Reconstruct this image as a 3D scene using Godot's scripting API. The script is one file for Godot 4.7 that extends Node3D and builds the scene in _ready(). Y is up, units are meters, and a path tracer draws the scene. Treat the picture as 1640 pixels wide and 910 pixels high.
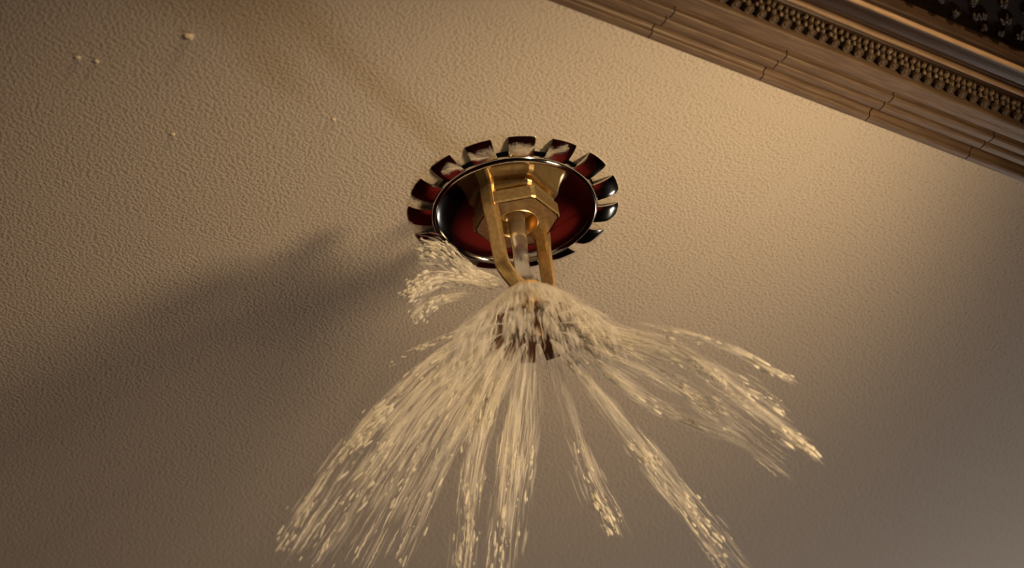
extends Node3D

# Millimetres are used for the small fittings; MM turns them into metres.
const MM := 0.001
const CEIL := 2.6            # height of the plaster ceiling's underside
const TURN := 0.62925        # the room (and its moulding) is turned this much against the camera
const EDGE := 0.1002         # distance from sprinkler axis to the edge of the wooden moulding

var M := {}
var rng := RandomNumberGenerator.new()
var group_id := 0
var names := {}


func _ready() -> void:
	# ---- camera -------------------------------------------------------------------------
	var cam := Camera3D.new()
	cam.name = "camera"
	add_child(cam)
	var r := Vector3(0.99357149, -0.08743597, -0.07190719)
	var u := Vector3(0.11309929, 0.79429406, 0.59691331)
	var fw := Vector3(-0.00492376, 0.6012087, -0.79907688)
	cam.transform = Transform3D(Basis(r, u, -fw).orthonormalized(), Vector3(0, 2.07766408, 0.64503115))
	cam.keep_aspect = Camera3D.KEEP_HEIGHT
	cam.near = 0.02
	cam.far = 50.0
	var lens := CameraAttributesPhysical.new()
	lens.frustum_focal_length = 12.0 / (455.0 / 3500.0)
	lens.frustum_focus_distance = 0.83
	lens.frustum_near = 0.02
	lens.frustum_far = 50.0
	lens.exposure_aperture = 13.0
	cam.attributes = lens
	cam.fov = rad_to_deg(2.0 * atan(455.0 / 3500.0))
	cam.current = true

	# ---- air, exposure ------------------------------------------------------------------
	var we := WorldEnvironment.new()
	we.name = "environment"
	var env := Environment.new()
	env.background_mode = Environment.BG_COLOR
	env.background_color = Color(0.02, 0.02, 0.022)
	env.ambient_light_source = Environment.AMBIENT_SOURCE_BG
	env.tonemap_mode = Environment.TONE_MAPPER_LINEAR
	env.tonemap_exposure = 1.0
	env.sdfgi_enabled = true
	env.ssao_enabled = true
	env.ssil_enabled = true
	we.environment = env
	add_child(we)

	rng.seed = 20417
	make_materials()
	build_room()
	build_lamps()
	build_moulding()
	build_sprinkler()
	build_water()


# ------------------------------------------------------------------------------------------
# helpers
func tag(o: Node, label: String, category := "", group := "", kind := "") -> void:
	if label != "": o.set_meta("label", label)
	if category != "": o.set_meta("category", category)
	if group != "": o.set_meta("group", group)
	if kind != "": o.set_meta("kind", kind)


func numbered(called: String, parent: Node) -> String:
	var key := str(parent.get_instance_id()) + called
	var n: int = names.get(key, 0)
	names[key] = n + 1
	return called if n == 0 else "%s_%03d" % [called, n]


func mesh_node(called: String, mesh: Mesh, m: Material, parent: Node) -> MeshInstance3D:
	var o := MeshInstance3D.new()
	o.name = numbered(called, parent)
	o.mesh = mesh
	o.material_override = m
	o.cast_shadow = GeometryInstance3D.SHADOW_CASTING_SETTING_ON
	parent.add_child(o, true)
	return o


func start() -> SurfaceTool:
	var st := SurfaceTool.new()
	st.begin(Mesh.PRIMITIVE_TRIANGLES)
	return st


func commit(st: SurfaceTool) -> ArrayMesh:
	st.generate_normals()
	return st.commit()


func obj(called: String, st: SurfaceTool, m: Material, parent: Node) -> MeshInstance3D:
	return mesh_node(called, commit(st), m, parent)


func base(called: String, at := Vector3.ZERO, turn := 0.0) -> Node3D:
	var o := Node3D.new()
	o.name = numbered(called, self)
	add_child(o, true)
	o.position = at
	o.rotation.y = turn
	return o


# a, b, c, d run anticlockwise as seen from outside; Godot wants clockwise
func quad(st: SurfaceTool, a: Vector3, b: Vector3, c: Vector3, d: Vector3) -> void:
	st.add_vertex(a); st.add_vertex(c); st.add_vertex(b)
	st.add_vertex(a); st.add_vertex(d); st.add_vertex(c)


func tri(st: SurfaceTool, a: Vector3, b: Vector3, c: Vector3) -> void:
	st.add_vertex(a); st.add_vertex(c); st.add_vertex(b)


func next_group(st: SurfaceTool) -> void:
	group_id += 1
	st.set_smooth_group(group_id)


func sharp(p: Array, i: int) -> bool:
	if i <= 0 or i >= p.size() - 1: return true
	var a: Vector2 = (p[i] - p[i - 1]).normalized()
	var b: Vector2 = (p[i + 1] - p[i]).normalized()
	return a.dot(b) < 0.78


# profile of (radius, depth below the ceiling) in mm turned round the y axis; it runs over the top, down the outside and back underneath
func lathe(st: SurfaceTool, p: Array, n := 64, at := Vector3.ZERO, wob := 0.0) -> void:
	next_group(st)
	for i in p.size() - 1:
		if i > 0 and sharp(p, i): next_group(st)
		for k in n:
			var q := []
			for e in [[i, k], [i, k + 1], [i + 1, k + 1], [i + 1, k]]:
				var a: float = TAU * (int(e[1]) % n) / n
				var v: Vector2 = p[e[0]]
				var rr: float = v.x * (1.0 + wob * sin(3.0 * a + 0.35 * v.y) * 0.6 + wob * sin(5.0 * a - 0.22 * v.y) * 0.4)
				q.append(at + Vector3(rr * cos(a), -v.y, rr * sin(a)) * MM)
			if p[i].x < 0.0001: tri(st, q[0], q[2], q[3])
			elif p[i + 1].x < 0.0001: tri(st, q[0], q[1], q[2])
			else: quad(st, q[0], q[1], q[2], q[3])


# profile of (s, h) mm drawn along local x from x0 to x1; s runs along z, h hangs down from the ceiling
func extrude(st: SurfaceTool, p: Array, x0: float, x1: float, caps := true) -> void:
	next_group(st)
	for i in p.size() - 1:
		if i > 0 and sharp(p, i): next_group(st)
		var a := Vector3(x0, -p[i].y * MM, p[i].x * MM)
		var b := Vector3(x0, -p[i + 1].y * MM, p[i + 1].x * MM)
		var dx := Vector3(x1 - x0, 0, 0)
		quad(st, a, a + dx, b + dx, b)
	if caps:
		var poly := PackedVector2Array()
		for v in p: poly.append(v)
		var t := Geometry2D.triangulate_polygon(poly)
		for side in 2:
			next_group(st)
			var x: float = x1 if side == 1 else x0
			for i in range(0, t.size(), 3):
				var v := []
				for k in 3: v.append(Vector3(x, -poly[t[i + k]].y * MM, poly[t[i + k]].x * MM))
				st.add_vertex(v[0]); st.add_vertex(v[1 if side == 0 else 2]); st.add_vertex(v[2 if side == 0 else 1])


func frame_of(d: Vector3) -> Array:
	var n := Vector3(0.35, 0.0, 0.94).cross(d).normalized()
	return [n, d.cross(n).normalized()]


# a round tube of changing radius through points (metres)
func tube(st: SurfaceTool, pts: PackedVector3Array, radii: PackedFloat32Array, sides := 6) -> void:
	next_group(st)
	var rings := []
	var last := pts.size() - 1
	for i in pts.size():
		var d: Vector3 = (pts[mini(i + 1, last)] - pts[maxi(i - 1, 0)]).normalized()
		var f := frame_of(d)
		var ring := PackedVector3Array()
		for k in sides:
			var a := TAU * k / sides
			ring.append(pts[i] + (f[0] * cos(a) + f[1] * sin(a)) * radii[i])
		rings.append(ring)
	for i in last:
		for k in sides:
			var k2 := (k + 1) % sides
			quad(st, rings[i][k], rings[i][k2], rings[i + 1][k2], rings[i + 1][k])
	for k in sides:
		var k2 := (k + 1) % sides
		tri(st, pts[0], rings[0][k2], rings[0][k])
		tri(st, pts[last], rings[last][k], rings[last][k2])


# rings of equal length joined into a closed skin, ends capped
func skin(st: SurfaceTool, rings: Array, flat := false) -> void:
	next_group(st)
	var n: int = rings[0].size()
	for k in n:
		if flat: next_group(st)
		var k2 := (k + 1) % n
		for i in rings.size() - 1:
			quad(st, rings[i][k], rings[i][k2], rings[i + 1][k2], rings[i + 1][k])
	for e in 2:
		next_group(st)
		var ring: PackedVector3Array = rings[0] if e == 0 else rings[-1]
		var c := Vector3.ZERO
		for v in ring: c += v
		c /= n
		for k in n:
			var k2 := (k + 1) % n
			if e == 0: tri(st, c, ring[k2], ring[k])
			else: tri(st, c, ring[k], ring[k2])


func box(st: SurfaceTool, lo: Vector3, hi: Vector3) -> void:
	var a := PackedVector3Array([Vector3(lo.x, lo.y, lo.z), Vector3(hi.x, lo.y, lo.z), Vector3(hi.x, lo.y, hi.z), Vector3(lo.x, lo.y, hi.z)])
	var b := PackedVector3Array([Vector3(lo.x, hi.y, lo.z), Vector3(hi.x, hi.y, lo.z), Vector3(hi.x, hi.y, hi.z), Vector3(lo.x, hi.y, hi.z)])
	skin(st, [b, a], true)


# a stretched ball with a little unevenness
func blob(st: SurfaceTool, xf: Transform3D, n := 10, m := 6, lump := 0.0) -> void:
	next_group(st)
	var ph := rng.randf() * TAU
	var ring := func(i: int, k: int) -> Vector3:
		var t := PI * i / m
		var a := TAU * (k % n) / n
		var rr := 1.0 + lump * sin(3.0 * a + ph) * sin(2.0 * t + ph)
		return xf * (Vector3(sin(t) * cos(a), cos(t), sin(t) * sin(a)) * rr)
	for i in m:
		for k in n:
			var a: Vector3 = ring.call(i, k)
			var b: Vector3 = ring.call(i, k + 1)
			var c: Vector3 = ring.call(i + 1, k + 1)
			var d: Vector3 = ring.call(i + 1, k)
			if i == 0: tri(st, a, c, d)
			elif i == m - 1: tri(st, a, b, d)
			else: quad(st, a, b, c, d)


# ------------------------------------------------------------------------------------------
# materials
func noise_image(size: int, freq: float, seed_: int, octaves := 2, kind := FastNoiseLite.TYPE_SIMPLEX_SMOOTH) -> Image:
	var n := FastNoiseLite.new()
	n.noise_type = kind
	n.seed = seed_
	n.frequency = freq
	n.fractal_octaves = octaves
	return n.get_seamless_image(size, size)


func tinted(im: Image, lo: Color, hi: Color, low := 0.0, high := 1.0) -> ImageTexture:
	var out := Image.create(im.get_width(), im.get_height(), false, Image.FORMAT_RGB8)
	for y in im.get_height():
		for x in im.get_width():
			out.set_pixel(x, y, lo.lerp(hi, smoothstep(low, high, im.get_pixel(x, y).r)))
	return ImageTexture.create_from_image(out)


func mat(called: String, c: Color, rough: float, metal := 0.0) -> StandardMaterial3D:
	var m := StandardMaterial3D.new()
	m.resource_name = called
	m.albedo_color = c
	m.roughness = rough
	m.metallic = metal
	M[called] = m
	return m


func three_way(m: StandardMaterial3D, scale_: Vector3, world := false) -> void:
	m.uv1_triplanar = true
	m.uv1_world_triplanar = world
	m.uv1_scale = scale_
	m.uv1_triplanar_sharpness = 4.0


func make_materials() -> void:
	var stipple := noise_image(1024, 0.085, 3, 3)
	var fine := noise_image(512, 0.03, 8, 4)
	var grain := noise_image(512, 0.02, 15, 5)

	var pd := mat("dull_bronze", Color(0.36, 0.30, 0.245), 0.5)
	pd.metallic_specular = 0.4
	var p := mat("plaster", Color(1, 1, 1), 0.85)
	p.albedo_texture = tinted(stipple, Color(0.80, 0.755, 0.70), Color(0.875, 0.845, 0.80), 0.12, 0.42)
	p.heightmap_enabled = true
	p.heightmap_texture = ImageTexture.create_from_image(stipple)
	p.heightmap_scale = 0.026
	mat("plaster_lump", Color(0.86, 0.825, 0.775), 0.85)
	p.uv1_scale = Vector3.ONE * 6.2

	for w in [["oak", Color(0.41, 0.335, 0.27), Color(0.49, 0.41, 0.335), 0.5], ["walnut", Color(0.20, 0.145, 0.108), Color(0.265, 0.195, 0.145), 0.45],
			["dark_wood", Color(0.06, 0.034, 0.024), Color(0.10, 0.058, 0.04), 0.7], ["highlight_wood", Color(0.60, 0.50, 0.40), Color(0.70, 0.60, 0.49), 0.4]]:  # last entry: wood colour paled to paint in light caught on lip edges
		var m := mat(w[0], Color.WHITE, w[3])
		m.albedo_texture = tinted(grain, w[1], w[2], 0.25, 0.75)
		m.heightmap_enabled = true
		m.heightmap_texture = ImageTexture.create_from_image(grain)
		m.heightmap_scale = 0.008
		if w[0] == "dark_wood": m.metallic_specular = 0.2
		three_way(m, Vector3(5, 90, 90))

	var b := mat("bead_bronze", Color.WHITE, 0.38)
	b.albedo_texture = tinted(fine, Color(0.34, 0.28, 0.22), Color(0.58, 0.51, 0.42), 0.3, 0.7)
	three_way(b, Vector3.ONE * 40)

	mat("chrome", Color(0.88, 0.87, 0.86), 0.09, 1.0)
	var br := mat("brass", Color.WHITE, 0.34, 0.92)
	br.albedo_texture = tinted(fine, Color(0.88, 0.76, 0.54), Color(0.94, 0.84, 0.64), 0.25, 0.75)
	br.heightmap_enabled = true
	br.heightmap_texture = ImageTexture.create_from_image(fine)
	br.heightmap_scale = 0.005
	three_way(br, Vector3.ONE * 25)
	mat("polished_wood", Color(0.10, 0.065, 0.05), 0.5)
	mat("dark_bronze", Color(0.46, 0.34, 0.24), 0.34, 0.5)

	var f := mat("white_water", Color(0.97, 0.96, 0.93, 0.245), 0.3)
	f.transparency = BaseMaterial3D.TRANSPARENCY_ALPHA
	f.cull_mode = BaseMaterial3D.CULL_DISABLED
	f.backlight_enabled = true
	f.backlight = Color(0.9, 0.9, 0.9)
	var wc := mat("water_core", Color(0.98, 0.97, 0.94, 0.85), 0.28)
	wc.transparency = BaseMaterial3D.TRANSPARENCY_ALPHA
	wc.backlight_enabled = true
	wc.backlight = Color(0.9, 0.9, 0.9)
	var c := mat("clear_water", Color(1, 1, 1, 0.03), 0.2)
	c.refraction_enabled = true
	c.refraction_scale = 0.033
	c.transparency = BaseMaterial3D.TRANSPARENCY_ALPHA
	mat("red_carpet", Color(0.48, 0.065, 0.042), 0.95)
	mat("red_damask", Color(0.49, 0.065, 0.047), 0.8)
	mat("wall_panelling", Color(0.085, 0.048, 0.034), 0.6)
	mat("black_iron", Color(0.05, 0.048, 0.045), 0.45, 0.6)
	var glow := mat("warm_glass", Color(0.95, 0.85, 0.7), 0.4)
	glow.emission_enabled = true
	glow.emission = Color(1.0, 0.74, 0.45)
	glow.emission_energy_multiplier = 1.0
	var glow2 := mat("pale_glass", Color(0.92, 0.9, 0.86), 0.4)
	glow2.emission_enabled = true
	glow2.emission = Color(1.0, 0.9, 0.78)
	glow2.emission_energy_multiplier = 0.5


# ------------------------------------------------------------------------------------------
# the room
const X0 := -2.6
const X1 := 2.6
const Z0 := -3.0
const Z1 := 2.2


func structure(called: String, st: SurfaceTool, m: Material, label: String) -> MeshInstance3D:
	var o := obj(called, st, m, self)
	o.rotation.y = TURN
	tag(o, label, "", "", "structure")
	return o


func build_room() -> void:
	# plaster ceiling with the round hole that the sprinkler cup sits in
	var st := start()
	var hole := 0.0318
	var zc := EDGE + 0.0012
	var angs := []
	for k in 96: angs.append(TAU * k / 96.0)
	for c in [Vector2(X0, Z0), Vector2(X1, Z0), Vector2(X1, zc), Vector2(X0, zc)]: angs.append(fposmod(c.angle(), TAU))
	angs.sort()
	var out := []
	for a in angs:
		var d := Vector2(cos(a), sin(a))
		var t := 1e9
		if d.x > 1e-6: t = minf(t, X1 / d.x)
		if d.x < -1e-6: t = minf(t, X0 / d.x)
		if d.y > 1e-6: t = minf(t, zc / d.y)
		if d.y < -1e-6: t = minf(t, Z0 / d.y)
		out.append([d * hole, d * t])
	var up := Vector3(0, 0.03, 0)
	var v3 := func(q: Vector2) -> Vector3: return Vector3(q.x, CEIL, q.y)
	for i in out.size():
		var j := (i + 1) % out.size()
		if out[i][0].distance_to(out[j][0]) < 1e-7: continue
		var a: Vector3 = v3.call(out[i][0])
		var b: Vector3 = v3.call(out[j][0])
		var c: Vector3 = v3.call(out[j][1])
		var d: Vector3 = v3.call(out[i][1])
		for e in [[a, d, c, b], [a + up, b + up, c + up, d + up], [a, b, b + up, a + up], [d, d + up, c + up, c]]:
			next_group(st)
			for v: Vector3 in [e[0], e[2], e[3], e[0], e[1], e[2]]:
				st.set_uv(Vector2(v.x, v.z))
				st.add_vertex(v)
	var ceiling := structure("ceiling", st, M.plaster, "cream stippled plaster ceiling")
	# small lumps of plaster left standing on the ceiling
	for q in [Vector3(-103.0, 110.4, 1.7), Vector3(-141.9, 106.3, 1.0), Vector3(-136.2, 103.5, 0.9), Vector3(-60.5, 60.2, 0.8), Vector3(-118.0, 62.0, 0.8)]:
		var p := Vector3(q.x, 0, q.y) * MM
		p = p.rotated(Vector3.UP, -TURN)
		st = start()
		blob(st, Transform3D(Basis.from_scale(Vector3(q.z, 0.9 * q.z, 0.75 * q.z) * MM), p + Vector3(0, CEIL, 0)), 12, 8, 0.2)
		obj("plaster_lump", st, M.plaster_lump, ceiling)
	st = start()
	box(st, Vector3(X0, CEIL - 0.001, EDGE + 0.05), Vector3(X1, CEIL + 0.03, Z1))
	structure("ceiling", st, M.dark_wood, "dark carved wood ceiling beyond the moulding")
	st = start()
	box(st, Vector3(X0, -0.05, Z0), Vector3(X1, 0, Z1))
	structure("floor", st, M.red_carpet, "dark red carpeted floor")
	for w in [["wall_back", Vector3(X0, 0, Z0 - 0.1), Vector3(X1, CEIL + 0.03, Z0), M.red_damask, "red wall behind the spray"],
			["wall_front", Vector3(X0, 0, Z1), Vector3(X1, CEIL + 0.03, Z1 + 0.1), M.wall_panelling, "dark panelled wall behind the camera"],
			["wall_left", Vector3(X0 - 0.1, 0, Z0 - 0.1), Vector3(X0, CEIL + 0.03, Z1 + 0.1), M.red_damask, "red wall on the left of the room"],
			["wall_right", Vector3(X1, 0, Z0 - 0.1), Vector3(X1 + 0.1, CEIL + 0.03, Z1 + 0.1), M.wall_panelling, "dark panelled wall on the right of the room"]]:
		st = start()
		box(st, w[1], w[2])
		structure(w[0], st, w[3], w[4])


func spot_lamp(called: String, label: String, at: Vector3, d: Vector3, energy: float, angle: float, size: float) -> void:
	var lamp := base(called, Vector3(at.x, 0, at.z))
	tag(lamp, label, "lamp")
	var st := start()
	lathe(st, [Vector2(0, -25), Vector2(20, -24), Vector2(130, -12), Vector2(140, 0), Vector2(0, 0)], 32)
	obj("base", st, M.black_iron, lamp)
	st = start()
	var neck := Vector3(0, at.y, 0) - d * 0.12
	tube(st, PackedVector3Array([Vector3(0, 0.02, 0), Vector3(0, at.y - 0.45, 0), Vector3(neck.x, neck.y - 0.12, neck.z), neck]), PackedFloat32Array([0.012, 0.01, 0.01, 0.01]), 12)
	obj("pole", st, M.black_iron, lamp)
	var f := frame_of(d)
	st = start()
	var rings := []
	for e in [[-0.12, 0.02], [-0.11, 0.034], [-0.02, 0.042], [0.012, 0.046], [0.012, 0.044], [-0.012, 0.04]]:
		var ring := PackedVector3Array()
		for k in 32: ring.append(Vector3(0, at.y, 0) + d * e[0] + (f[0] * cos(TAU * k / 32) + f[1] * sin(TAU * k / 32)) * e[1])
		rings.append(ring)
	skin(st, rings)
	obj("lamp_shade", st, M.black_iron, lamp)
	st = start()
	rings = []
	for e in [[-0.008, 0.036], [-0.002, 0.036], [0.0, 0.032]]:
		var ring := PackedVector3Array()
		for k in 24: ring.append(Vector3(0, at.y, 0) + d * e[0] + (f[0] * cos(TAU * k / 24) + f[1] * sin(TAU * k / 24)) * e[1])
		rings.append(ring)
	skin(st, rings)
	obj("lamp_glass", st, M.warm_glass, lamp)
	var spot := SpotLight3D.new()
	spot.name = "lamp_beam"
	spot.light_color = Color(1.0, 0.845, 0.635)
	spot.light_energy = energy
	spot.light_size = size
	spot.spot_range = 12.0
	spot.spot_attenuation = 2.0
	spot.spot_angle = angle
	spot.spot_angle_attenuation = 1.0
	spot.shadow_enabled = true
	lamp.add_child(spot)
	spot.position = Vector3(0, at.y, 0) + d * 0.012
	spot.look_at_from_position(at + d * 0.012, at + d, Vector3.UP)


# an upward spot on a floor stand: the warm low light that rakes the ceiling
func build_lamps() -> void:
	var at := Vector3(0.244, CEIL - 0.196, 0.150)
	var aim := Vector3(-0.038, CEIL, -0.055)
	var d := (aim - at).normalized()
	spot_lamp("floor_lamp", "black floor lamp with a tilted spot head aimed up at the ceiling", at, d, 0.074, 39.5, 0.036)

	var st := start()
	# an unseen fill spot added behind the camera's right shoulder, low and level, that catches the water from the front
	var at2 := Vector3(0.52, CEIL - 0.078, 1.10)
	var d2 := (Vector3(0.0, CEIL - 0.085, 0.0) - at2).normalized()
	spot_lamp("added_front_fill", "added unseen fill lamp on a black stand aimed level at the water from the near side", at2, d2, 1.0, 16.0, 0.05)

	# an unseen shaded lamp, added so the chrome mirrors a lit red carpet
	var rl := base("added_carpet_fill", Vector3(-0.30, 0, -2.05))
	tag(rl, "added unseen fill lamp with a downturned black shade over the red carpet", "lamp")
	st = start()
	lathe(st, [Vector2(0, -25), Vector2(14, -24), Vector2(110, -12), Vector2(120, 0), Vector2(0, 0)], 32)
	obj("base", st, M.black_iron, rl)
	st = start()
	tube(st, PackedVector3Array([Vector3(0, 0.02, 0), Vector3(0, 1.30, 0), Vector3(0.05, 1.42, 0.03), Vector3(0.22, 1.48, 0.16)]), PackedFloat32Array([0.011, 0.01, 0.01, 0.01]), 12)
	obj("pole", st, M.black_iron, rl)
	st = start()
	lathe(st, [Vector2(0, -1480), Vector2(30, -1478), Vector2(55, -1450), Vector2(110, -1370), Vector2(107, -1370), Vector2(52, -1445), Vector2(0, -1470)], 40, Vector3(0.22, 0, 0.16))
	obj("lamp_shade", st, M.black_iron, rl)
	st = start()
	blob(st, Transform3D(Basis.from_scale(Vector3.ONE * 0.032), Vector3(0.22, 1.415, 0.16)), 20, 12)
	obj("lamp_bulb", st, M.warm_glass, rl)
	var dl := SpotLight3D.new()
	dl.name = "carpet_fill_light"
	dl.light_color = Color(1.0, 0.88, 0.72)
	dl.light_energy = 1.05
	dl.light_size = 0.03
	dl.spot_range = 12.0
	dl.spot_attenuation = 2.0
	dl.spot_angle = 50.0
	dl.spot_angle_attenuation = 0.6
	dl.shadow_enabled = true
	rl.add_child(dl)
	dl.position = Vector3(0.22, 1.375, 0.16)
	dl.rotation.x = -PI / 2

	# an unseen globe added as pale neutral fill for the far ceiling
	var g := base("added_globe_fill", Vector3(0.50, 0, -0.85))
	tag(g, "added unseen fill lamp with a pale glass globe by the far side", "lamp")
	st = start()
	lathe(st, [Vector2(0, -20), Vector2(15, -20), Vector2(110, -10), Vector2(120, 0), Vector2(0, 0)], 32)
	obj("base", st, M.black_iron, g)
	st = start()
	tube(st, PackedVector3Array([Vector3(0, 0.01, 0), Vector3(0, 2.19, 0)]), PackedFloat32Array([0.011, 0.011]), 12)
	obj("pole", st, M.black_iron, g)
	st = start()
	blob(st, Transform3D(Basis.from_scale(Vector3.ONE * 0.065), Vector3(0, 2.25, 0)), 32, 20)
	obj("lamp_globe", st, M.pale_glass, g)
	var o := OmniLight3D.new()
	o.name = "globe_fill_light"
	o.light_color = Color(1.0, 0.95, 0.89)
	o.light_energy = 0.19
	o.light_size = 0.06
	o.omni_range = 12.0
	o.omni_attenuation = 2.0
	o.shadow_enabled = true
	g.add_child(o)
	o.position = Vector3(0, 2.25, 0)


# ------------------------------------------------------------------------------------------
# wooden moulding between the plaster and the dark ceiling
func build_moulding() -> void:
	var t := Node3D.new()
	t.name = "trim_1"
	add_child(t)
	tag(t, "carved brown wooden moulding along the edge of the plaster", "", "", "structure")
	t.rotation.y = TURN
	t.position = Vector3(0, CEIL, EDGE).rotated(Vector3.UP, TURN) - Vector3(0, 0, 0)
	t.position.y = CEIL
	var lower := [Vector2(1.3, -2.0), Vector2(1.3, 0.0), Vector2(-0.4, 0.0), Vector2(-0.4, 1.2), Vector2(-0.2, 1.45), Vector2(0.3, 1.55), Vector2(1.5, 1.6), Vector2(2.4, 1.5), Vector2(2.8, 1.2), Vector2(2.95, 0.2), Vector2(3.6, -0.5), Vector2(5.0, -0.8), Vector2(6.6, -0.6),
		Vector2(7.4, 0.2), Vector2(7.4, 2.0), Vector2(7.6, 2.3), Vector2(8.2, 2.5), Vector2(9.6, 2.55), Vector2(10.8, 2.4), Vector2(11.1, 2.15), Vector2(11.2, 1.3), Vector2(12.4, 1.2), Vector2(12.5, 2.6),
		Vector2(12.8, 2.95), Vector2(13.6, 3.1), Vector2(15.0, 3.1), Vector2(15.9, 2.95), Vector2(16.15, 2.7), Vector2(16.3, 1.0), Vector2(18.8, 0.3), Vector2(18.8, -2.0)]
	# cut into lengths that meet in open joints
	var cuts := [-2.6, -0.0568, -0.0076, 0.0412, 0.0905, 0.1398, 0.189, 2.6]
	for i in cuts.size() - 1:
		var st := start()
		extrude(st, lower, cuts[i] + 0.00022, cuts[i + 1] - 0.00022)
		obj("reeded_length", st, M.oak, t)
	var s2 := start()
	extrude(s2, [Vector2(18.8, -0.5), Vector2(18.9, 3.6), Vector2(19.1, 3.9), Vector2(19.6, 4.05), Vector2(21.0, 4.0), Vector2(22.4, 3.75), Vector2(23.8, 3.7), Vector2(25.1, 3.75), Vector2(25.5, 3.5), Vector2(25.7, 3.0), Vector2(25.8, -0.5)], -2.6, 2.6)
	obj("flat_band", s2, M.oak, t)
	s2 = start()
	extrude(s2, [Vector2(25.8, -3.0), Vector2(25.8, -0.3), Vector2(26.2, 0.1), Vector2(34.6, 0.1), Vector2(35.2, -0.4), Vector2(39.2, -0.4), Vector2(39.2, -3.0)], -2.6, 2.6)
	obj("bead_channel", s2, M.walnut, t)
	s2 = start()
	extrude(s2, [Vector2(39.2, -0.5), Vector2(39.2, 3.5), Vector2(41.9, 3.6), Vector2(42.0, 3.9), Vector2(42.3, 4.1), Vector2(42.7, 4.0), Vector2(42.9, 3.7), Vector2(43.3, 3.65), Vector2(45.4, 4.0), Vector2(47.4, 4.7), Vector2(49.3, 5.7),
		Vector2(52.2, 5.7), Vector2(53.6, 5.7), Vector2(54.2, 5.4), Vector2(54.5, 4.8), Vector2(54.8, 2.5), Vector2(55.2, 1.2), Vector2(55.2, -0.5)], -2.6, 2.6)
	obj("upper_cove", s2, M.walnut, t)
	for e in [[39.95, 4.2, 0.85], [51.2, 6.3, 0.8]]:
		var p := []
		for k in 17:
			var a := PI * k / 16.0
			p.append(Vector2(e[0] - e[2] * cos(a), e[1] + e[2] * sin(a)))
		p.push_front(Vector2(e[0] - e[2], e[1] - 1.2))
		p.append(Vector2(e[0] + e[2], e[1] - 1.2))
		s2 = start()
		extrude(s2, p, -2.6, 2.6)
		obj("highlight_fillet", s2, M.highlight_wood, t)  # light catching the rounded lips is painted as a paler wood

	# the carved bead run: shared shapes, a few variants
	var shapes := {"pearl": [], "bud": [], "husk": []}
	for n in 3:
		var st := start()
		# a flattened ring-edged pearl
		lathe(st, [Vector2(1.85, -2.0), Vector2(1.8, 0.4), Vector2(1.6, 0.9), Vector2(1.3, 1.05), Vector2(1.0, 0.8), Vector2(0.8, 0.8), Vector2(0.55, 1.05), Vector2(0, 1.15)], 18, Vector3.ZERO, 0.05)
		shapes.pearl.append(commit(st))
		st = start()
		blob(st, Transform3D(Basis.from_scale(Vector3(0.9, 1.3, 0.95) * MM), Vector3.ZERO), 10, 7, 0.2)
		shapes.bud.append(commit(st))
		st = start()
		blob(st, Transform3D(Basis.from_scale(Vector3(0.85, 1.3, 1.2) * MM).rotated(Vector3.UP, 0.5), Vector3.ZERO), 10, 7, 0.22)
		shapes.husk.append(commit(st))
	var pitch := 0.00545
	for i in 46:
		var x := -0.012 + i * pitch
		for q in [["pearl", 0.0, 28.3, 1.7], ["bud", -1.7, 30.6, 1.4], ["bud", 1.1, 30.95, 1.4], ["husk", -0.9, 33.2, 1.2], ["husk", 1.75, 33.0, 1.2]]:
			var o := mesh_node("carved_" + str(q[0]), shapes[q[0]][rng.randi() % 3], M.dull_bronze if q[0] == "pearl" else M.bead_bronze, t)
			o.position = Vector3(x + (q[1] + rng.randf_range(-0.25, 0.25)) * MM, -(q[3] + rng.randf_range(-0.15, 0.25)) * MM, (q[2] + rng.randf_range(-0.2, 0.2)) * MM)
			o.rotation.y = rng.randf_range(-0.35, 0.35) + (0.0 if q[1] < 0.0 else -0.9)
			o.scale = Vector3.ONE * rng.randf_range(0.88, 1.12)

	# carved foliage of the dark ceiling
	for q in [[90.0, 60.4, 3.4, 0.30], [93.2, 61.8, 3.2, -0.60], [82.0, 58.4, 3.4, 0.90], [95.0, 69.5, 4.0, 0.10], [102.5, 63.5, 4.8, -0.55], [96.0, 58.3, 3.0, 1.40], [104.0, 58.2, 3.4, 0.20], [107.0, 70.5, 4.2, -0.90], [84.0, 65.5, 3.8, 0.60], [112.0, 60.0, 3.8, -0.20], [73.0, 61.5, 3.6, 0.40], [111.0, 67.0, 4.0, 0.80], [99.0, 76.0, 4.4, 0.00], [88.0, 73.0, 4.2, -0.50], [118.0, 63.0, 4.0, 0.50], [64.0, 60.0, 3.6, -0.40]]:
		var st := start()
		for side in [-1.0, 0.0, 1.0]:
			var dir := Vector3(sin(q[3] + side * 0.75), 0, cos(q[3] + side * 0.75))
			var size: float = q[2] * (1.0 if side == 0.0 else 0.72)
			var pts := PackedVector3Array()
			var rad := PackedFloat32Array()
			for k in 9:
				var a := k / 8.0
				pts.append(Vector3(q[0], -0.8, q[1]) * MM + (dir * size * a + Vector3(0, -1.1 * sin(PI * a * 0.9), 0)) * MM)
				rad.append((0.15 + 0.95 * sin(PI * pow(a, 0.75))) * MM)
			tube(st, pts, rad, 8)
		obj("carved_leaf", st, M.polished_wood, t)


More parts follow.
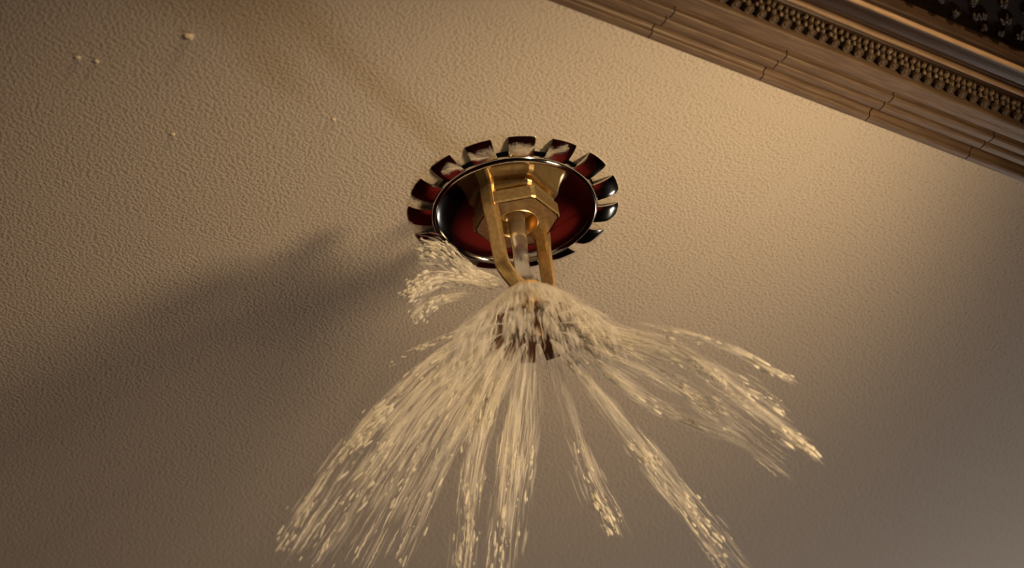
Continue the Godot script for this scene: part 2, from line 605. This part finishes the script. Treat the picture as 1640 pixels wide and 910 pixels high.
# ------------------------------------------------------------------------------------------
# the sprinkler head
func build_sprinkler() -> void:
	var root := base("fire_sprinkler", Vector3(0, CEIL, 0))
	tag(root, "brass pendent fire sprinkler with a toothed chrome ring on the plaster ceiling", "sprinkler")

	# --- escutcheon: rolled rim and recessed cup, with fifteen bent teeth
	var st := start()
	lathe(st, [Vector2(30.2, 2.2), Vector2(31.0, 2.2), Vector2(31.7, 2.4), Vector2(31.7, 3.1), Vector2(31.3, 3.8), Vector2(30.9, 4.2), Vector2(30.3, 4.3), Vector2(29.7, 3.9), Vector2(29.3, 3.0)], 120)
	var esc := obj("escutcheon", st, M.chrome, root)
	esc.set_meta("label", "polished chrome escutcheon ring with bent teeth")
	st = start()
	lathe(st, [Vector2(30.2, 2.6), Vector2(29.4, 3.0), Vector2(28.8, 2.7), Vector2(27.8, 2.2), Vector2(26.0, 1.6), Vector2(23.5, 1.0), Vector2(20.5, 0.5), Vector2(17.0, 0.15), Vector2(13.0, 0.0), Vector2(10.0, 0.0), Vector2(10.0, -0.8), Vector2(20.0, -0.4), Vector2(26.0, 0.6), Vector2(29.6, 1.6)], 120)
	obj("cup", st, M.chrome, esc)
	st = start()
	var nr := 7
	var na := 8
	var top := []
	var bot := []
	for i in nr + 1:
		var f := i / float(nr)
		var rr := lerpf(31.4, 40.2, f)
		var h := 3.0 - 0.4 * f - 2.0 * f * f
		var ra := []
		var rb := []
		for k in na + 1:
			var g := k / float(na) * 2.0 - 1.0
			var a := g * deg_to_rad(lerpf(8.3, 7.2, f))
			var edge := 0.25 * pow(absf(g), 6.0) + 0.25 * pow(f, 8.0)
			var r2 := rr - (0.35 * pow(absf(g), 4.0) if i == nr else 0.0)
			ra.append(Vector3(r2 * cos(a), -(h - edge), r2 * sin(a)) * MM)
			rb.append(Vector3(r2 * cos(a), -(h - 0.85), r2 * sin(a)) * MM)
		bot.append(ra)
		top.append(rb)
	next_group(st)
	for i in nr:
		for k in na: quad(st, bot[i][k], bot[i + 1][k], bot[i + 1][k + 1], bot[i][k + 1])
	next_group(st)
	for i in nr:
		for k in na: quad(st, top[i][k], top[i][k + 1], top[i + 1][k + 1], top[i + 1][k])
	next_group(st)
	for k in na: quad(st, bot[nr][k], top[nr][k], top[nr][k + 1], bot[nr][k + 1])
	next_group(st)
	for i in nr: quad(st, bot[i][0], top[i][0], top[i + 1][0], bot[i + 1][0])
	next_group(st)
	for i in nr: quad(st, bot[i][na], bot[i + 1][na], top[i + 1][na], top[i][na])
	var tooth_mesh := commit(st)
	for k in 15:
		var o := mesh_node("tooth", tooth_mesh, M.chrome, esc)
		o.rotation.y = -deg_to_rad(81.5 + 24.0 * k)

	# --- brass frame, hung a hair out of plumb
	var tilt := Node3D.new()
	tilt.name = "frame"
	root.add_child(tilt)
	tilt.rotation.z = deg_to_rad(2.4)
	var hexring := func(rad: float, h: float) -> PackedVector3Array:
		var ring := PackedVector3Array()
		for k in 6:
			var a0 := deg_to_rad(3.0 + 60.0 * k)
			for e in [-1.0, 1.0]:
				var a: float = a0 + e * 0.055
				ring.append(Vector3(rad * cos(a), -h, rad * sin(a)) * MM)
		return ring
	st = start()
	skin_hex(st, [hexring.call(14.4, -9.5), hexring.call(15.2, -8.6), hexring.call(15.2, 0.9), hexring.call(14.4, 1.5), hexring.call(13.0, 1.7), hexring.call(13.0, 2.5), hexring.call(15.6, 2.9), hexring.call(16.4, 3.6), hexring.call(16.4, 8.3), hexring.call(15.9, 9.0)])
	# underside with the round orifice
	var n := 48
	next_group(st)
	for k in n:
		var a := TAU * k / n
		var b := TAU * (k + 1) / n
		var hr := func(x: float) -> float:
			var y := fposmod(x - deg_to_rad(3.0), PI / 3.0) - PI / 6.0
			return 15.9 * cos(PI / 6.0) / cos(y) * 0.995
		var ra: float = hr.call(a)
		var rb: float = hr.call(b)
		quad(st, Vector3(8.2 * cos(a), -9.0, 8.2 * sin(a)) * MM, Vector3(ra * cos(a), -9.0, ra * sin(a)) * MM, Vector3(rb * cos(b), -9.0, rb * sin(b)) * MM, Vector3(8.2 * cos(b), -9.0, 8.2 * sin(b)) * MM)
	lathe(st, [Vector2(8.2, 9.0), Vector2(7.9, 9.3), Vector2(7.6, 8.8), Vector2(7.5, 8.0)], 48)
	obj("hex_boss", st, M.brass, tilt)
	st = start()
	lathe(st, [Vector2(7.5, 8.0), Vector2(7.3, 2.0), Vector2(5.6, 0.5), Vector2(5.4, -9.0), Vector2(0, -9.0)], 48)
	obj("orifice", st, M.brass, tilt)
	# two arms that close on the hub
	for s in [0.0, PI]:
		var rings := []
		for e in [[-6.5, 15.0, 3.4, 2.9], [2.0, 15.0, 3.4, 2.9], [9.0, 14.9, 3.3, 2.9], [12.5, 14.5, 3.0, 2.9], [17.0, 14.1, 2.6, 2.8], [23.0, 13.9, 2.4, 2.8], [32.5, 13.5, 2.2, 2.8], [35.6, 12.6, 2.4, 2.8], [37.9, 10.2, 2.5, 2.8], [40.0, 7.0, 2.5, 2.8], [41.8, 3.0, 2.4, 2.8]]:
			var i := rings.size()
			var slope := Vector2(0, 1)
			if i >= 7: slope = [Vector2(-0.35, 0.94), Vector2(-0.6, 0.8), Vector2(-0.75, 0.66), Vector2(-0.8, 0.6)][i - 7]
			var nrm := Vector2(slope.y, -slope.x)      # across the arm, in (radius, depth)
			var ring := PackedVector3Array()
			for q in [[-1, -0.7], [-0.7, -1], [0.7, -1], [1, -0.7], [1, 0.7], [0.7, 1], [-0.7, 1], [-1, 0.7]]:
				var c: Vector2 = Vector2(e[1], e[0]) + nrm * (q[0] * e[2] * 0.5)
				ring.append(Vector3(c.x, -c.y, q[1] * e[3]) * MM)
			rings.append(ring)
		var st2 := start()
		skin_arm(st2, rings)
		var arm := obj("frame_arm", st2, M.brass, tilt)
		arm.rotation.y = -deg_to_rad(128.0) + s
	# hub, screw and deflector
	st = start()
	lathe(st, [Vector2(0, 38.6), Vector2(2.2, 38.6), Vector2(2.4, 39.2), Vector2(5.2, 39.6), Vector2(5.9, 40.4), Vector2(6.0, 43.5), Vector2(5.2, 45.5), Vector2(4.2, 47.0), Vector2(3.9, 57.0), Vector2(0, 57.0)], 40)
	obj("hub", st, M.brass, tilt)
	st = start()
	lathe(st, [Vector2(0, 56.0), Vector2(3.0, 57.0), Vector2(3.4, 59.0), Vector2(3.4, 62.0), Vector2(2.6, 63.2), Vector2(1.4, 63.4), Vector2(0, 63.0)], 32)
	obj("screw", st, M.dark_bronze, tilt)
	st = start()
	lathe(st, [Vector2(3.5, 57.0), Vector2(9.5, 57.4), Vector2(9.5, 58.6), Vector2(3.5, 58.2), Vector2(3.5, 57.0)], 48)
	var plate := obj("deflector", st, M.dark_bronze, tilt)
	st = start()
	var tine := []
	for e in [[9.0, 57.4, 0.2], [12.0, 57.7, 0.165], [16.0, 58.6, 0.16], [18.4, 59.6, 0.155]]:
		var ring := PackedVector3Array()
		for q in [[-1, 0], [1, 0], [1, 1], [-1, 1]]:
			ring.append(Vector3(e[0] * cos(e[2] * q[0]), -(e[1] + 1.1 * q[1]), e[0] * sin(e[2] * q[0])) * MM)
		tine.append(ring)
	skin(st, tine, true)
	var tine_mesh := commit(st)
	for k in 12:
		var o := mesh_node("tine", tine_mesh, M.dark_bronze, plate)
		o.rotation.y = -deg_to_rad(18.0 + 30.0 * k)


func skin_hex(st: SurfaceTool, rings: Array) -> void:
	for i in rings.size() - 1:
		for k in 12:
			next_group(st)
			var k2 := (k + 1) % 12
			quad(st, rings[i][k], rings[i][k2], rings[i + 1][k2], rings[i + 1][k])


func skin_arm(st: SurfaceTool, rings: Array) -> void:
	for k in 8:
		next_group(st)
		var k2 := (k + 1) % 8
		for i in rings.size() - 1:
			quad(st, rings[i][k2], rings[i][k], rings[i + 1][k], rings[i + 1][k2])
	for e in 2:
		next_group(st)
		var ring: PackedVector3Array = rings[0] if e == 0 else rings[-1]
		for k in range(1, 7):
			if e == 0: tri(st, ring[0], ring[k], ring[k + 1])
			else: tri(st, ring[0], ring[k + 1], ring[k])


# ------------------------------------------------------------------------------------------
# water
func along(p: Array, t: float) -> Vector3:
	var n := p.size() - 1
	var f := clampf(t, 0.0, 1.0) * n
	var i := mini(int(f), n - 1)
	var a: Vector3 = p[maxi(i - 1, 0)]
	var b: Vector3 = p[i]
	var c: Vector3 = p[i + 1]
	var d: Vector3 = p[mini(i + 2, n)]
	if i == 0: a = b * 2.0 - c
	if i + 2 > n: d = c * 2.0 - b
	return b.cubic_interpolate(c, a, d, f - i)


# one thread of water through the jet's course p (mm), from t0 to t1, beside its middle line by off
func thread(st: SurfaceTool, p: Array, t0: float, t1: float, off: Vector2, w0: float, w1: float, rad: float, wob: float, sides := 5, steps := 16) -> void:
	var pts := PackedVector3Array()
	var radii := PackedFloat32Array()
	var ph := rng.randf() * TAU
	var ph2 := rng.randf() * TAU
	var fr := rng.randf_range(2.0, 5.0)
	var fb := rng.randf_range(3.0, 9.0)
	var bead := rng.randf_range(0.1, 0.55)
	for k in steps + 1:
		var f := k / float(steps)
		var t := lerpf(t0, t1, f)
		var c := along(p, t)
		var d := (along(p, t + 0.02) - along(p, t - 0.02)).normalized()
		var fr_ := frame_of(d)
		var w := lerpf(w0, w1, t)
		var o := off * w + Vector2(sin(fr * TAU * f + ph), sin(fr * 1.37 * TAU * f + ph2)) * wob * (0.3 + t)
		pts.append((c + fr_[0] * o.x + fr_[1] * o.y) * MM)
		radii.append(maxf(0.04, rad * pow(sin(PI * clampf(0.03 + 0.94 * f, 0, 1)), 0.7) * (1.0 + bead * sin(fb * TAU * f + ph2))) * MM)
	tube(st, pts, radii, sides)


var spindle: Mesh


# many fine short streaks of broken water, laid along the jet's course
func streaks(called: String, parent: Node, p: Array, n: int, w0: float, w1: float, clumps: Array, rad: Vector2, long: Vector2, ropes: Array) -> void:
	var mm := MultiMesh.new()
	mm.transform_format = MultiMesh.TRANSFORM_3D
	mm.mesh = spindle
	mm.instance_count = n
	var total := 0.0
	for c in clumps: total += c[2]
	var course := 0.0
	for k in 12: course += along(p, k / 12.0).distance_to(along(p, (k + 1) / 12.0))
	var gaps := FastNoiseLite.new()          # where a jet has torn open
	gaps.seed = rng.randi() % 10000
	gaps.frequency = 1.0
	var k := 0
	var tries := 0
	while k < n:
		tries += 1
		var pick := rng.randf() * total
		var c: Array = clumps[0]
		for q in clumps:
			c = q
			pick -= q[2]
			if pick <= 0.0: break
		var t: float = (c[0] + c[1]) * 0.5 + rng.randfn() * (c[1] - c[0]) * 0.3
		if t < 0.0 or t > 1.0: t = rng.randf_range(c[0], c[1])
		var d := (along(p, t + 0.02) - along(p, t - 0.02)).normalized()
		var f := frame_of(d)
		var w := lerpf(w0, w1, t)
		var rope := rng.randi() % ropes.size()
		if tries < n * 4 and gaps.get_noise_2d(t * course / 11.0, rope * 7.3) < lerpf(-0.45, 0.12, t): continue
		var o: Vector2 = ropes[rope] + Vector2(rng.randfn(), rng.randfn()) * 0.22
		var lean := 0.05
		d = (d + f[0] * (rng.randfn() * lean + o.x * w * 0.004) + f[1] * (rng.randfn() * lean + o.y * w * 0.004)).normalized()
		f = frame_of(d)
		var at: Vector3 = along(p, t) + (f[0] * o.x + f[1] * o.y) * w
		var s := lerpf(rad.x, rad.y, pow(rng.randf(), 2.0)) * MM
		var l := lerpf(long.x, long.y, rng.randf()) * minf(1.0, course / 70.0) * MM
		var sp := rng.randf() * TAU
		mm.set_instance_transform(k, Transform3D(Basis((f[0] * cos(sp) + f[1] * sin(sp)) * s, d * l, (f[1] * cos(sp) - f[0] * sin(sp)) * s), at * MM))
		k += 1
	var o2 := MultiMeshInstance3D.new()
	o2.name = numbered(called, parent)
	o2.multimesh = mm
	o2.material_override = M.white_water
	parent.add_child(o2, true)
	o2.set_meta("kind", "stuff")


func jet(parent: Node, p: Array, n: int, w0: float, w1: float, rad: float, clumps: Array, label: String, clots: Array) -> void:
	# the threads of a jet run together in a few ropes
	var ropes := []
	for k in maxi(4, n / 14): ropes.append(Vector2.from_angle(rng.randf() * TAU) * sqrt(rng.randf()) * 0.9)
	var white := start()
	var clear := start()
	for k in int(n * 0.13):
		var c: Array = clumps[rng.randi() % clumps.size()]
		var mid := rng.randf_range(c[0], c[1])
		var long: float = rng.randf_range(0.08, 0.26) * (0.6 + 0.8 * (c[1] - c[0]))
		var a := clampf(mid - long * 0.5, 0.0, 0.9)
		var b := clampf(mid + long * 0.5, a + 0.04, 0.985)
		var off: Vector2 = ropes[rng.randi() % ropes.size()] + Vector2(rng.randfn(), rng.randfn()) * 0.18
		var rr := rad * lerpf(0.25, 1.2, pow(rng.randf(), 2.5))
		if k % 7 == 6: thread(clear, p, a, b, off, w0, w1, rr * 1.6, 0.2, 7)
		else: thread(white, p, a, b, off, w0, w1, rr, 0.12)
	var o := obj("water_jet", white, M.water_core, parent)
	tag(o, label, "", "", "stuff")
	var cl := obj("clear_stream", clear, M.clear_water, o)
	cl.set_meta("kind", "stuff")
	# torn clots of white water
	var torn := start()
	var slim := clampf((p[0].distance_to(p[-1]) - 30.0) / 30.0, 0.0, 1.0)
	for c in clots:
		for k in int(c[2] * 1.6):
			var t := clampf(c[0] + rng.randfn() * c[1], 0.02, 0.99)
			var d := (along(p, t + 0.02) - along(p, t - 0.02)).normalized()
			var f := frame_of(d)
			var w := lerpf(w0, w1, t) * 0.62
			d = (d + f[0] * rng.randfn() * 0.12 + f[1] * rng.randfn() * 0.12).normalized()
			f = frame_of(d)
			var off := Vector2(rng.randfn(), rng.randfn()) * w * 0.6
			var sz := lerpf(0.14, lerpf(0.65, 0.5, slim), pow(rng.randf(), 2.0))
			var b := Basis(f[0] * sz, d * sz * lerpf(2.2, rng.randf_range(2.0, 7.0), slim), f[1] * sz)
			blob(torn, Transform3D(b * MM, (along(p, t) + f[0] * off.x + f[1] * off.y) * MM), 9, 7, 0.45)
	if not clots.is_empty():
		var tn := obj("torn_clots", torn, M.water_core, o)
		tn.set_meta("kind", "stuff")
	streaks("fine_streaks", o, p, int(n * 1.95), w0, w1, clumps, Vector2(0.12, 0.80), Vector2(5.0, 19.0), ropes)
	streaks("droplets", o, p, n / 2, w0 * 1.3, w1 * 1.35, clumps, Vector2(0.08, 0.26), Vector2(0.3, 1.6), ropes)


# from the hub over the plate's edge and down
func veil_course(az: float, r1: float) -> Array:
	var d := Vector3(cos(az), 0, sin(az))
	var near := maxf(0.0, d.z) * 0.5
	return [Vector3(2, -43, 0) + d * 6.0, Vector3(2, -50, 0) + d * 13.5, Vector3(2, -58 - r1 * (0.12 + near * 0.5), 0) + d * r1 * 0.75, Vector3(2, -62 - r1 * (0.5 + near * 1.2), 0) + d * r1]


func build_water() -> void:
	var root := base("water_spray", Vector3(0, CEIL, 0))
	tag(root, "fan of warm-lit water bursting down and outward from the sprinkler's deflector", "water")
	st0_spindle()
	# the solid column from the orifice to the hub
	var st := start()
	lathe(st, [Vector2(0, -4.0), Vector2(3.3, -3.8), Vector2(3.4, 8.0), Vector2(3.0, 18.0), Vector2(2.8, 28.0), Vector2(3.2, 34.0), Vector2(4.4, 37.0), Vector2(6.0, 38.6), Vector2(0, 38.6)], 40, Vector3(0.0004, 0, 0), 0.06)
	obj("water_column", st, M.clear_water, root)
	var V := func(a: Array) -> Array:
		var o := []
		for i in range(0, a.size(), 3): o.append(Vector3(a[i], a[i + 1], a[i + 2]))
		return o
	# threads running over and off the deflector on every side
	st = start()
	for k in 70:
		var az := rng.randf() * TAU
		var a := rng.randf_range(0.0, 0.7)
		thread(st, veil_course(az, rng.randf_range(22.0, 36.0)), a, minf(1.0, a + rng.randf_range(0.15, 0.5)), Vector2.ZERO, 1, 1, rng.randf_range(0.08, 0.2), 0.4, 5, 10)
	var o := obj("water_veil", st, M.water_core, root)
	o.set_meta("kind", "stuff")
	for k in 80:
		var az := TAU * (k + rng.randf()) / 80.0
		var thick := 14 if sin(az) < 0.1 else 78
		streaks("fine_streaks", o, veil_course(az, rng.randf_range(22.0, 42.0)), thick, 0.8, 3.0, [[0.05, 0.6, 2], [0.4, 1.0, 3]], Vector2(0.12, 0.40) if sin(az) < 0.1 else Vector2(0.25, 1.1), Vector2(3.0, 13.0), [Vector2.ZERO, Vector2(0.5, 0.3), Vector2(-0.6, 0.2)])

	var J := [
		[[-15.3, -59.7, 9, -29.2, -66.3, 12, -51.3, -76.7, 14], 40, 0.6, 2.0, 0.24, [[0.0, 0.35, 2], [0.45, 1.0, 2]], "short thin jet at the upper left of the spray", [[0.15, 0.06, 14], [0.7, 0.15, 10]]],
		[[-16.8, -60.3, 7, -35.6, -75, 10, -51.7, -91, 10, -71.1, -111.1, 6, -92.8, -139.5, 0], 150, 1.5, 6.0, 0.30, [[0.0, 0.45, 4], [0.5, 0.72, 3], [0.72, 1.0, 3]], "outermost jet reaching furthest to the lower left", [[0.55, 0.04, 26], [0.68, 0.04, 30], [0.93, 0.05, 22], [0.25, 0.12, 10]]],
		[[-15.5, -62.5, 4, -41.2, -83.6, 0, -61.6, -108.7, -6, -86.1, -137.2, -16], 256, 3.0, 8.0, 0.32, [[0.0, 0.5, 6], [0.4, 0.75, 3], [0.6, 1.0, 2]], "broad pale jet second from the left", [[0.15, 0.06, 24], [0.62, 0.08, 22], [0.85, 0.1, 16]]],
		[[-14.2, -62.6, 0, -34.6, -85.9, -6, -51.4, -107.7, -14, -71.8, -136.3, -24], 210, 3.0, 8.0, 0.30, [[0.0, 0.5, 5], [0.4, 1.0, 3]], "ragged jet left of the bright middle", [[0.2, 0.1, 24], [0.7, 0.12, 16]]],
		[[-11.1, -63.7, -3, -26.8, -85.7, -12, -40.8, -106.7, -20, -56.3, -131.1, -30], 195, 3.0, 8.0, 0.30, [[0.0, 0.5, 6], [0.4, 1.0, 2]], "sparse jet breaking up in drops left of the middle", [[0.2, 0.1, 26], [0.75, 0.15, 12]]],
		[[-8.1, -64, -8, -19.1, -81.4, -16, -27, -106, -22, -33.4, -140.3, -30], 285, 3.2, 6.0, 0.34, [[0.05, 0.5, 6], [0.5, 1.0, 3]], "bright jet with white clots left of the middle", [[0.27, 0.07, 60], [0.38, 0.03, 30], [0.7, 0.06, 18], [0.92, 0.05, 14]]],
		[[-3, -62.2, -14, -9.5, -85.6, -24, -14.3, -106.8, -32, -20.6, -135.3, -42], 208, 2.8, 6.0, 0.30, [[0.0, 0.6, 3], [0.4, 1.0, 3]], "straight narrow jet falling below the deflector", [[0.5, 0.1, 20], [0.85, 0.08, 18]]],
		[[1.5, -62, -16, -1.6, -81.3, -28, -8.5, -103.9, -38, -15.2, -130, -48], 70, 2.6, 4.0, 0.22, [[0.0, 1.0, 1]], "faint veil of a jet just right of the straight one", [[0.6, 0.2, 8]]],
		[[7.6, -61.8, -15, 11.8, -85.7, -24, 16.1, -106.8, -30, 22.6, -125, -36], 90, 1.8, 5.5, 0.26, [[0.0, 0.5, 2], [0.5, 1.0, 4]], "short jet right of the middle with a frothy end", [[0.9, 0.07, 40], [0.6, 0.1, 12]]],
		[[12, -62.2, -9, 25.7, -87.4, -14, 40.4, -113.5, -18, 62.4, -155.9, -22], 200, 2.4, 6.0, 0.30, [[0.0, 0.5, 4], [0.45, 0.8, 4], [0.7, 1.0, 3]], "long strong jet slanting to the lower right", [[0.1, 0.06, 24], [0.62, 0.05, 40], [0.85, 0.07, 34]]],
		[[15.2, -61.8, -5, 34.1, -85.8, -6, 52.2, -100.9, -6, 69.6, -112.7, -6], 169, 3.5, 3.0, 0.28, [[0.0, 0.4, 5], [0.3, 1.0, 3]], "low jet of the right hand cloud with a pointed end", [[0.1, 0.08, 36], [0.6, 0.15, 18]]],
		[[17, -61.4, -2, 45.5, -84.7, 0, 62.8, -104.4, 2, 83, -131.1, 4], 320, 4.0, 5.0, 0.30, [[0.0, 0.25, 5], [0.1, 0.4, 4], [0.35, 0.75, 4], [0.7, 1.0, 2]], "wide jet in the middle of the right hand cloud", [[0.08, 0.07, 50], [0.5, 0.1, 30], [0.62, 0.06, 24]]],
		[[17.9, -61.6, 2, 46.3, -79.4, 6, 66.2, -96.4, 9, 82.7, -115.8, 12], 320, 4.0, 6.0, 0.30, [[0.0, 0.25, 5], [0.1, 0.35, 4], [0.3, 0.8, 4], [0.75, 1.0, 1]], "frothy jet in the upper right hand cloud", [[0.1, 0.1, 50], [0.45, 0.12, 44], [0.8, 0.1, 20]]],
		[[18.6, -62.3, 4, 52.6, -83.1, 10, 72.7, -110.5, 13, 91, -134.6, 15], 130, 3.5, 2.6, 0.28, [[0.0, 0.4, 3], [0.4, 0.7, 2], [0.75, 1.0, 4]], "jet ending in a white rope furthest to the right", [[0.1, 0.1, 30], [0.45, 0.1, 24], [0.92, 0.06, 36]]],
		[[19.3, -61.3, 8, 44.7, -76.2, 16, 67, -90.4, 21, 87.1, -110, 24], 60, 2.0, 2.0, 0.2, [[0.3, 0.6, 1], [0.7, 1.0, 2]], "thin topmost jet on the right of the spray", [[0.45, 0.1, 10], [0.85, 0.1, 20]]],
		[[-8.4, -41.6, 8, -19.8, -37.6, 11, -28.6, -28.9, 13, -36.2, -26.5, 14], 130, 2.0, 5.5, 0.3, [[0.1, 0.5, 3], [0.4, 1.0, 4]], "splash thrown up beneath the left of the chrome ring", [[0.3, 0.15, 60], [0.75, 0.14, 110]]],
		[[-9.0, -43.8, 8, -21.8, -40.7, 11, -33, -41.4, 14, -42.5, -49.3, 15], 130, 2.0, 5.0, 0.3, [[0.1, 0.5, 2], [0.5, 1.0, 3]], "level splash from the left frame arm outward", [[0.35, 0.15, 70], [0.85, 0.1, 80]]],
		[[-12.3, -51.4, 12, -23.4, -50.2, 14, -32.6, -53.6, 15, -40.1, -61.4, 15], 60, 1.5, 4.0, 0.24, [[0.4, 1.0, 1]], "thin curl of water under the upper left splash", [[0.7, 0.15, 40]]],
	]
	for j in J: jet(root, V.call(j[0]), j[1], j[2], j[3], j[4], j[5], j[6], j[7])


# one streak: a thin leaf of water, hollow on one side
func st0_spindle() -> void:
	var st := start()
	next_group(st)
	var at := func(i: int, k: int) -> Vector3:
		var f := i / 8.0
		var w := maxf(0.05, pow(sin(PI * (0.02 + 0.96 * f)), 0.8))
		var a := (k / 4.0 - 0.5) * 2.2
		return Vector3(0.12 * sin(5.0 * f) - 0.05 + sin(a) * w, f - 0.5, 0.1 * sin(7.0 * f) + (cos(a) - 0.7) * w)
	for i in 8:
		for k in 4: quad(st, at.call(i, k), at.call(i, k + 1), at.call(i + 1, k + 1), at.call(i + 1, k))
	spindle = commit(st)
